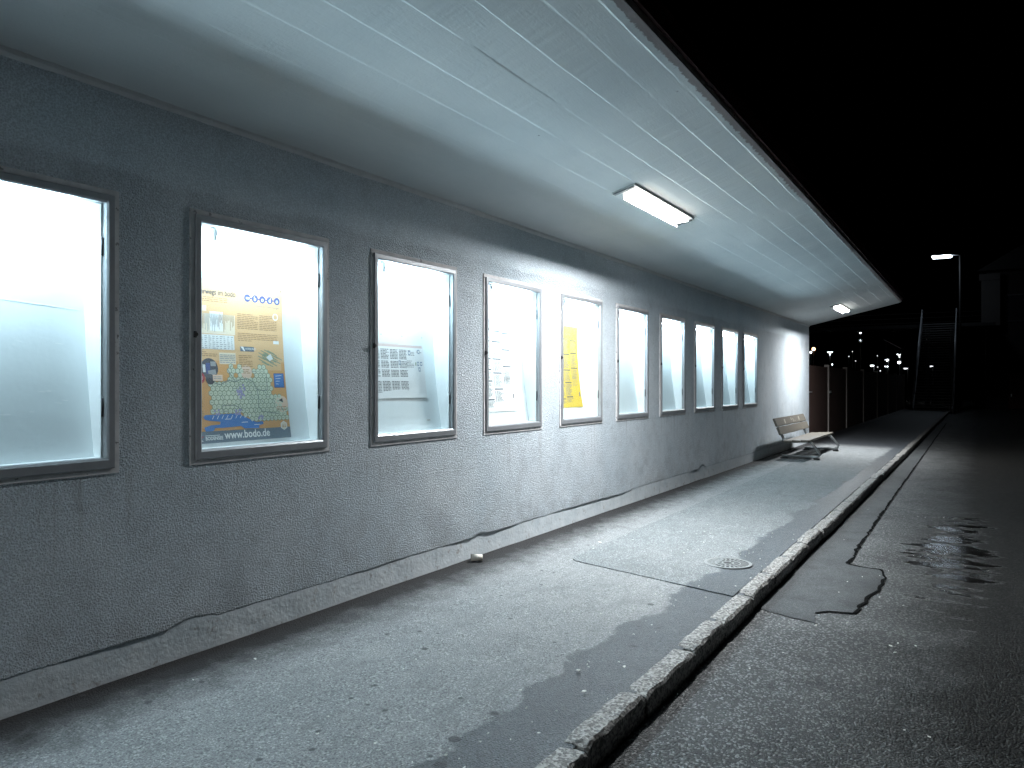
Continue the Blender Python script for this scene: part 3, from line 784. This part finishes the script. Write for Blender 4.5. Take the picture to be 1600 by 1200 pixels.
b.build('lens', [M['lens'], M['lensside']], lamp, True)
b2.build('side_shield', M['housing'], lamp, True)
l0 = copy_tree(lamp); l0.location = (-5.0, 2.915, ceil_z(2.915)); l0['label'] = 'lit ceiling lamp at the near end of the canopy, out past the scratched case'
l2 = copy_tree(lamp); l2.location = (20.45, 2.92, ceil_z(2.92)); l2['label'] = 'small looking lit ceiling lamp above the bench at the canopy end'

# ------------------------------------------------------------------ bench
bn = empty('park_bench', (18.9, 3.4, 0), 'wooden bench with slanted backrest and bent steel tube legs at the wall end', 'bench')
BXa, BXb = 17.2, 20.45
pz = pave_z(3.3)
for yy0, yy1, zz in ((3.08, 3.245, .445), (3.26, 3.425, .435), (3.44, 3.60, .425)):
    b = B(); b.box(BXa, BXb, yy0, yy1, zz-.045+pz, zz+pz, .008); b.build('seat_plank', M['wood'], bn)
ang = R(22)
def backpt(t, o=0.): return (3.655+math.sin(ang)*t-math.cos(ang)*o, .44+math.cos(ang)*t+math.sin(ang)*o+pz)
for t0, t1 in ((.09, .27), (.285, .47)):
    b = B()
    pts = [backpt(t0, 0), backpt(t1, 0), backpt(t1, .045), backpt(t0, .045)]
    v0 = [b.bm.verts.new((BXa, y, z)) for y, z in pts]; v1 = [b.bm.verts.new((BXb, y, z)) for y, z in pts]
    for j in range(4): b.bm.faces.new((v0[j], v0[(j+1) % 4], v1[(j+1) % 4], v1[j]))
    b.bm.faces.new(v0); b.bm.faces.new(v1)
    bmesh.ops.bevel(b.bm, geom=b.bm.edges[:], offset=.008, segments=2, affect='EDGES')
    pk = b.build('back_plank', M['wood'], bn)
    if t0 > .2:
        b = B()
        for x0, w_, ta, tb in ((18.0, .16, .31, .42), (18.75, .10, .36, .43), (18.95, .07, .31, .41), (19.1, .10, .32, .36), (19.6, .14, .33, .43)):
            p = [(x0, *backpt(ta, .047)), (x0+w_*.8, *backpt(ta+.012, .047)), (x0+w_, *backpt(tb, .047)), (x0+w_*.1, *backpt(tb-.01, .047))]
            b.quad(*p)
        b.build('scratch', M['scratch'], pk)
for xx in (17.55, 20.1):
    b = B(); z_ = .38+pz
    path = [(xx, *backpt(.45, -.02)), (xx, *backpt(.12, -.02)), (xx, 3.655, z_+.03), (xx, 3.62, z_), (xx, 3.55, z_-.005), (xx, 3.20, z_+.015), (xx, 3.12, z_+.005), (xx, 3.07, z_-.04), (xx, 2.93, .16+pz), (xx, 2.915, .11+pz), (xx, 2.94, .075+pz), (xx, 3.0, .06+pz), (xx, 3.70, .055+pz)]
    b.tube(path, .030, 10); fr_ = b.build('leg_frame', M['galv'], bn)
    b = B(); b.box(xx-.05, xx+.05, 2.92, 3.04, pz-.01, .038+pz, .006); b.build('foot', M['foot'], fr_)
    b = B(); b.box(xx-.05, xx+.05, 3.58, 3.74, pz-.015, .033+pz, .006); b.build('foot', M['foot'], fr_)

# ------------------------------------------------------------------ manhole cover, cup, litter
mh = empty('manhole_cover', (7.12, 1.985, pave_z(1.985)+.009), 'round iron manhole cover with radial ribs in the damp pavement strip', 'manhole cover')
b = B()
def disc(b, r0, r1, z, n=48, a0=0, a1=2*math.pi):
    pts = [a0+(a1-a0)*i/n for i in range(n+1)]
    for p, q in zip(pts, pts[1:]):
        if r0 > 0: b.quad((r0*math.cos(p), r0*math.sin(p), z), (r1*math.cos(p), r1*math.sin(p), z), (r1*math.cos(q), r1*math.sin(q), z), (r0*math.cos(q), r0*math.sin(q), z))
        else: b.bm.faces.new([b.bm.verts.new(t) for t in ((0, 0, z), (r1*math.cos(p), r1*math.sin(p), z), (r1*math.cos(q), r1*math.sin(q), z))])
disc(b, 0, .205, .002); b.build('cover_plate', M['irondark'], mh, True)
b = B(); disc(b, .185, .215, .007)
b.build('rim', M['iron'], mh, True)
b = B()
disc(b, .04, .06, .006, 24); disc(b, .105, .120, .006, 36)
for i in range(12):
    a = 2*math.pi*i/12
    for r0, r1, da in ((.065, .100, 0), (.125, .180, .13), (.125, .180, -.13)):
        w = .008; c_, s_ = math.cos(a+da), math.sin(a+da)
        b.quad(*[(c_*r-s_*t, s_*r+c_*t, .006) for r, t in ((r0, -w), (r1, -w), (r1, w), (r0, w))])
b.build('rib_pattern', M['iron'], mh, True)
cup = empty('paper_cup', (5.83, 3.93, .0), 'crushed pale paper cup lying at the foot of the wall', 'cup', None, (0, 0, R(-52)))
b = B(); n = 18
r0 = []; r1 = []; r2 = []
for i in range(n):
    t = 2*math.pi*i/n; sq = 1-.12*math.sin(t*2)
    r0.append(b.bm.verts.new((-.035, .030*math.cos(t)*sq, .030+.028*math.sin(t)))); r1.append(b.bm.verts.new((.05, .026*math.cos(t), .027+.025*math.sin(t))))
    r2.append(b.bm.verts.new((.01, .024*math.cos(t), .028+.023*math.sin(t))))
for j in range(n):
    b.bm.faces.new((r0[j], r0[(j+1) % n], r1[(j+1) % n], r1[j])).smooth = True
    b.bm.faces.new((r0[j], r0[(j+1) % n], r2[(j+1) % n], r2[j])).material_index = 1
b.bm.faces.new(r1); f = b.bm.faces.new(r2); f.material_index = 1
b.build('cup_wall', [M['cupw'], M['cupd']], cup, True); cup.scale = (1.25, 1.15, 1.15)
b = B(); rnd = random.Random(21)
def scrap(x, y, sz, z=None):
    z = pave_z(y)+.012 if z is None else z
    a = rnd.uniform(0, 6.28); n = rnd.randint(4, 6); el = rnd.uniform(.35, .9)
    vs = []
    for i in range(n):
        t = 2*math.pi*i/n; r_ = sz*rnd.uniform(.7, 1.2)
        u, w = r_*math.cos(t), r_*math.sin(t)*el
        vs.append(b.bm.verts.new((x+u*math.cos(a)-w*math.sin(a), y+u*math.sin(a)+w*math.cos(a), z+rnd.uniform(0, .006))))
    f = b.bm.faces.new(vs); r = bmesh.ops.extrude_face_region(b.bm, geom=[f])
    for v in r['geom']:
        if isinstance(v, bmesh.types.BMVert): v.co.z += .003
for i in range(90): scrap(rnd.uniform(2.4, 9), rnd.uniform(1.67, 2.0)+rnd.random()**3*.9, rnd.uniform(.003, .010))
for i in range(22): scrap(rnd.uniform(2, 10), rnd.uniform(2.2, 3.7), rnd.uniform(.003, .009))
for x, y, sz in ((7.2, 3.32, .022), (6.9, 3.25, .015), (3.75, 1.82, .02), (4.2, 1.78, .016), (4.0, 1.98, .014)): scrap(x, y, sz)
for i in range(40): scrap(rnd.uniform(2.5, 12), rnd.uniform(.2, 1.45), rnd.uniform(.004, .012), RZ+.022)
tag(b.build('litter', M['litter']), 'pale scraps and cigarette ends strewn over the asphalt', 'litter', None, 'stuff')

# ------------------------------------------------------------------ board fence beyond the building
FY = 4.16
fn = empty('board_fence', (40, FY, -.1), 'dark brown vertical board fence with pale posts past the station wall', 'fence')
posts = [22.75, 26.54, 30.53, 35.4, 40.55, 45.6, 50.5, 56.]
for i, (a, c) in enumerate(zip(posts, posts[1:])):
    b = B(); x = a+.09
    while x < c-.1:
        h_ = 2.16+.015*nz(x*9); b.box(x, x+.135, FY+.0, FY+.022+.004*nz(x*31), -.12, h_); x += .142
    b.box(a+.07, c-.07, FY+.026, FY+.07, .35, .43); b.box(a+.07, c-.07, FY+.026, FY+.07, 1.75, 1.83)
    b.build('board_panel', M['fence'], fn)
for x in posts[1:]:
    b = B(); b.box(x-.07, x+.07, FY-.03, FY+.11, -.15, 2.24, .01); b.build('post', M['post'], fn)
b = B(); b.box(22.85, 23.6, FY-.03, FY-.008, 1.37, 1.41, .004); b.build('latch_bar', M['galv'], fn)
b = B(); b.box(26.75, 27.1, FY-.03, FY-.008, 1.32, 1.40, .004); b.build('latch_bar', M['galv'], fn)

# ------------------------------------------------------------------ street lamp
LX, LYS, LZ = 60., 1.067, 10.32
sl = empty('street_lamp', (LX, LYS, -.19), 'tall street lamp with a flat white LED head above the dark road', 'street lamp')
b = B(); b.tube([(LX, LYS, -.19), (LX, LYS, 5.), (LX, LYS, LZ)], .085, 10, r1=.05); b.build('pole', M['polepaint'], sl)
b = B(); b.tube([(LX, LYS, LZ-.1), (LX, LYS+.04, LZ), (LX, LYS+.47, LZ+.05)], .035, 8); b.build('arm', M['darkmetal'], sl)
b = B(); b.box(LX-.2, LX+.2, LYS+.42, LYS+1.72, LZ+.05, LZ+.14, .02); hd = b.build('lamp_head', M['polepaint'], sl)
b = B()
vv = [b.bm.verts.new(p) for p in ((LX-.2, LYS+.60, LZ+.045), (LX+.2, LYS+.60, LZ+.045), (LX+.2, LYS+1.66, LZ+.045), (LX-.2, LYS+1.66, LZ+.045))]
ww = [b.bm.verts.new(p) for p in ((LX-.15, LYS+.45, LZ-.06), (LX+.15, LYS+.52, LZ-.10), (LX+.15, LYS+1.62, LZ-.10), (LX-.15, LYS+1.62, LZ-.08))]
for j in range(4): b.bm.faces.new((vv[j], vv[(j+1) % 4], ww[(j+1) % 4], ww[j]))
b.bm.faces.new(ww)
b.build('lamp_lens', M['lampw'], hd)

# ------------------------------------------------------------------ footbridge stairs
st = empty('footbridge_stairs', (53, 2.4, -.15), 'steep footbridge stairs with pale steel handrails at the path end', 'stairs')
NT = 34; SX0, SX1, SZ1 = 53.5, 62.5, 5.9
for i in range(NT):
    x = SX0+(SX1-SX0)*i/NT; z = -.15+(SZ1+.15)*(i+1)/NT
    b = B(); b.box(x, x+.31, 1.38, 3.42, z-.05, z, .006); b.build('tread', M['concrete'], st)
for y in (1.33, 3.47):
    b = B()
    v0 = [b.bm.verts.new((x, y-.04, z)) for x, z in ((SX0-.1, -.2), (SX0-.1, .1), (SX1, SZ1+.1), (SX1, SZ1-.35))]
    v1 = [b.bm.verts.new((v.co.x, y+.04, v.co.z)) for v in v0]
    for j in range(4): b.bm.faces.new((v0[j], v0[(j+1) % 4], v1[(j+1) % 4], v1[j]))
    b.bm.faces.new(v0); b.bm.faces.new(v1); b.build('stringer', M['darkmetal'], st)
    b = B()
    for dz in (.55, 1.05): b.tube([(SX0, y, -.05+dz), (SX1, y, SZ1+dz), (SX1+3., y, SZ1+dz)], .035 if dz > .6 else .025, 8)
    for i in range(8):
        x = SX0+(SX1-SX0)*i/7; z = -.05+(SZ1+.05)*i/7; b.tube([(x, y, z), (x, y, z+1.05)], .025, 8)
    b.build('handrail', M['rail'], st)
b = B(); b.box(SX1, SX1+3., -1., 30., SZ1-.25, SZ1, .02); dk = b.build('bridge_deck', M['polepaint'], st)
b = B()
for z in (.35, .7, 1.05): b.tube([(SX1+3., -1., SZ1+z), (SX1+3., 30., SZ1+z)], .03, 8)
b.build('deck_railing', M['polepaint'], dk)
for y in (1.6, 3.2, 12.):
    b = B(); b.tube([(SX1+1.5, y, -.25), (SX1+1.5, y, SZ1-.25)], .16, 12); b.build('pier', M['concrete'], st)

# ------------------------------------------------------------------ dark house on the right
hx = 65.
HS = 65/48
def hb(b, x0, x1, y0, y1, z0, z1, bev=0.): return b.box(x0, x1, y0*HS, y1*HS, EYE+(z0-EYE)*HS if z0 > 0 else z0, EYE+(z1-EYE)*HS, bev)
ho = empty('corner_house', (hx+5, -6, -.2), 'unlit corner house with a pale plastered bay beyond the road', 'house')
b = B(); hb(b, hx+.3, hx+12, -13., -.35, -.2, 7.6); b.build('wall', M['housewall'], ho)
b = B()
v0 = [b.bm.verts.new((hx-.4, y, z)) for y, z in ((-17.4, 9.75), (.1, 9.75), (-8.6, 15.))]; v1 = [b.bm.verts.new((hx+12.4, v.co.y, v.co.z)) for v in v0]
b.bm.faces.new(v0); b.bm.faces.new(v1)
for j in range(3): b.bm.faces.new((v0[j], v0[(j+1) % 3], v1[(j+1) % 3], v1[j]))
rf = b.build('roof', M['roof'], ho)
b = B(); hb(b, hx-.35, hx+.29, -.98, -.12, 4.7, 7.1, .03); hb(b, hx-.38, hx+.29, -.98, -.02, 7.1, 7.45, .03); b.build('bay', M['housepale'], ho)
for y0 in (-1.75, -4.6, -7.4):
    for z0 in (1.3, 4.9):
        if y0 == -1.75 and z0 < 2: continue
        b = B()
        hb(b, hx+.24, hx+.32, y0-.55, y0+.55, z0, z0+.07); hb(b, hx+.24, hx+.32, y0-.55, y0+.55, z0+1.38, z0+1.45)
        hb(b, hx+.24, hx+.32, y0-.55, y0-.48, z0+.07, z0+1.38); hb(b, hx+.24, hx+.32, y0+.48, y0+.55, z0+.07, z0+1.38)
        w = b.build('window', M['darkmetal'], ho)
        b = B(); hb(b, hx+.27, hx+.30, y0-.48, y0+.48, z0+.07, z0+1.38); b.build('pane', M['pane'], w)
b = B(); hb(b, hx+.25, hx+.32, -2.3, -1.35, -.15, 2.2, .02); dr = b.build('door', M['housered'], ho)
b = B(); hb(b, hx+.20, hx+.25, -1.5, -1.45, .95, 1.1); b.build('handle', M['galv'], dr)

# ------------------------------------------------------------------ far lights across the tracks
TH_ = TH
def far_pt(px, py, X):
    ax = math.cos(TH_)+(px-800)/1200*math.sin(TH_); ay = math.sin(TH_)-(px-800)/1200*math.cos(TH_); az = (600-py)/1200
    k_ = X/ax; return Vector((X, ay*k_, EYE+az*k_))
def pole_lamp(px, py, X, mat, r, label, twin=False):
    p = far_pt(px, py, X)
    o = empty('platform_lamp', (p.x, p.y, -.26), label, 'lamp post', 'lamps across the dark tracks')
    b = B(); b.tube([(p.x, p.y, -.26), (p.x, p.y, p.z+(0 if twin else -.05))], .05, 8, r1=.035); b.build('pole', M['polepaint'], o)
    b = B()
    if twin:
        b.box(p.x-.12, p.x+.12, p.y-.30, p.y+.30, p.z+.07, p.z+.11, .01)
    else: b.tube([(p.x, p.y, p.z-.06), (p.x, p.y, p.z+r*1.2)], r*.5, 8)
    h_ = b.build('lamp_head', M['polepaint'], o)
    b = B()
    if twin:
        for s_ in (-1, 1): b.box(p.x-.12, p.x+.10, p.y+s_*.15-.08, p.y+s_*.15+.08, p.z+.02, p.z+.068, .008)
        b.box(p.x-.13, p.x-.06, p.y-.02, p.y+.02, p.z-.28, p.z-.02, .005)
    else:
        bmesh.ops.create_icosphere(b.bm, subdivisions=2, radius=r, matrix=Matrix.Translation((p.x-.05, p.y, p.z)))
    b.build('lamp_lens', mat, h_)
def flat_lamp(px, py, X, w, h_, label, mat):
    p = far_pt(px, py, X)
    o = empty('platform_lamp', (p.x, p.y, -.26), label, 'lamp post', 'lamps across the dark tracks')
    b = B(); b.tube([(p.x+.1, p.y-w*.4, -.26), (p.x+.1, p.y-w*.4, p.z)], .05, 8, r1=.035); b.build('pole', M['polepaint'], o)
    b = B(); b.box(p.x-.12, p.x+.2, p.y-w*.6, p.y+w*.55, p.z+h_*.5, p.z+h_*.5+.06, .01); hd = b.build('lamp_head', M['polepaint'], o)
    b = B(); vs = []
    for x_ in (p.x-.1, p.x+.15):
        vs.append([b.bm.verts.new((x_, p.y+a*w, p.z+c*h_)) for a, c in ((-.5, .1), (-.1, .45), (.5, .45), (.45, -.3), (.1, -.5))])
    b.bm.faces.new(vs[0]); b.bm.faces.new(vs[1])
    for j in range(5): b.bm.faces.new((vs[0][j], vs[0][(j+1) % 5], vs[1][(j+1) % 5], vs[1][j]))
    b.build('lamp_lens', mat, hd)
pole_lamp(1271.5, 545.5, 88, M['faro'], .17, 'warm orange glowing lamp close beside the station wall corner')
pole_lamp(1267, 550.5, 92, M['farw'], .10, 'small white lamp just below the warm orange lamp')
pole_lamp(1297, 551, 90, M['farw'], .2, 'twin-armed white lamp above the first pale fence post', True)
pole_lamp(1405.5, 554.5, 90, M['farw'], .2, 'twin-armed white lamp highest of the cluster near the stairs', True)
pole_lamp(1300.5, 569.5, 95, M['farw'], .06, 'small low white lamp near the top of the first fence post')
flat_lamp(1386, 563, 90, .34, .24, 'bright wedge shaped white lamp in the cluster left of the twin arm', M['farw'])
flat_lamp(1406, 566.5, 84, .34, .24, 'bright wedge shaped white lamp right under the twin arm', M['farw'])
flat_lamp(1363, 571.5, 90, .36, .12, 'flat white lamp at the low end of the cluster', M['farw'])
flat_lamp(1385.5, 572.8, 96, .38, .12, 'flat white lamp low under the wedge shaped lamp', M['farw'])
flat_lamp(1415.5, 576, 90, .42, .14, 'tiny flat lamp nearest the stairs handrail', M['fard'])
flat_lamp(1454.5, 572.4, 80, .4, .12, 'tiny flat lamp seen beneath the footbridge stairs', M['fard'])
for px, py, r, lb in ((1326.5, 557, .045, 'pinpoint white lamp, lowest but one of the loose trio'), (1332, 549.5, .035, 'faint pinpoint lamp, highest of the loose trio'), (1337, 564, .04, 'pinpoint lamp, lowest of the loose trio'),
                      (1371, 556, .04, 'pinpoint lamp between the loose trio and the wedge lamps'), (1371.5, 573.5, .04, 'pinpoint lamp close beside the low flat lamp'), (1375.5, 579.5, .05, 'lowest pinpoint lamp under the cluster')):
    pole_lamp(px, py, 92, M['fard'], r, lb)
# signal mast: two lights one above the other
p = far_pt(1344.5, 520, 90); q = far_pt(1344.5, 532, 90)
sg = empty('railway_signal', (p.x, p.y, -.26), 'railway signal mast with two white lights one above the other', 'railway signal')
b = B(); b.tube([(p.x+.1, p.y, -.26), (p.x+.1, p.y, p.z+.3)], .06, 8); b.build('mast', M['polepaint'], sg)
for w, r in ((p, .07), (q, .04)):
    b = B(); b.box(w.x-.02, w.x+.09, w.y-.2, w.y+.2, w.z-.2, w.z+.2, .02); bd = b.build('signal_board', M['darkmetal'], sg)
    b = B(); bmesh.ops.create_icosphere(b.bm, subdivisions=2, radius=r, matrix=Matrix.Translation((w.x-.03, w.y, w.z))); b.build('signal_light', M['farw'], bd)
# platform shelter whose sloping roof edge catches the lamps
a = far_pt(1380, 529.5, 80); c = far_pt(1408, 544, 80)
sh = empty('platform_shelter', (81, (a.y+c.y)/2, -.26), 'dark platform shelter with one sloping pale roof edge', 'shelter')
b = B(); v0 = [b.bm.verts.new((80, *t)) for t in ((a.y, a.z), (c.y, c.z), (c.y, c.z-.07), (a.y, a.z-.07))]; v1 = [b.bm.verts.new((80.1, v.co.y, v.co.z)) for v in v0]
for j in range(4): b.bm.faces.new((v0[j], v0[(j+1) % 4], v1[(j+1) % 4], v1[j]))
b.bm.faces.new(v0); b.bm.faces.new(v1); b.build('roof_edge', M['galv'], sh)
b = B(); v0 = [b.bm.verts.new((80.11, *t)) for t in ((a.y, a.z), (c.y, c.z), (c.y, c.z-.07), (a.y, a.z-.07))]; v1 = [b.bm.verts.new((86, v.co.y, v.co.z)) for v in v0]
for j in range(4): b.bm.faces.new((v0[j], v0[(j+1) % 4], v1[(j+1) % 4], v1[j]))
b.bm.faces.new(v0); b.bm.faces.new(v1); b.build('roof', M['roof'], sh)
for y_, z_ in ((a.y-.1, a.z), (c.y+.1, c.z)):
    b = B(); b.box(81.5, 81.62, y_-.06, y_+.06, -.26, z_-.12); b.build('post', M['darkmetal'], sh)

# ------------------------------------------------------------------ world, camera, view
w = bpy.data.worlds.new('World'); SC.world = w; w.use_nodes = True
nt = w.node_tree; bg = nt.nodes.get('Background') or nt.nodes.new('ShaderNodeBackground')
sky = nt.nodes.new('ShaderNodeTexSky'); sky.sky_type = 'NISHITA'; sky.sun_disc = False
sky.sun_elevation = R(-14); sky.sun_rotation = R(200)
nt.links.new(sky.outputs[0], bg.inputs[0]); bg.inputs[1].default_value = .05
cam = bpy.data.cameras.new('Camera'); co = bpy.data.objects.new('Camera', cam); COL.objects.link(co)
cam.sensor_width = 36; cam.sensor_fit = 'HORIZONTAL'; cam.lens = 27.0; cam.clip_end = 1000; cam.clip_start = .05
co.location = (0, 0, EYE); co.rotation_euler = (R(90), 0, TH-R(90)); SC.camera = co
vs = SC.view_settings; vs.view_transform = 'Standard'; vs.look = 'None'; vs.gamma = 1.; vs.exposure = 1.12
SC.render.engine = 'CYCLES'
cy = SC.cycles; cy.use_denoising = True; cy.max_bounces = 10; cy.diffuse_bounces = 6; cy.transparent_max_bounces = 12; cy.sample_clamp_indirect = 6; cy.caustics_reflective = False; cy.caustics_refractive = False
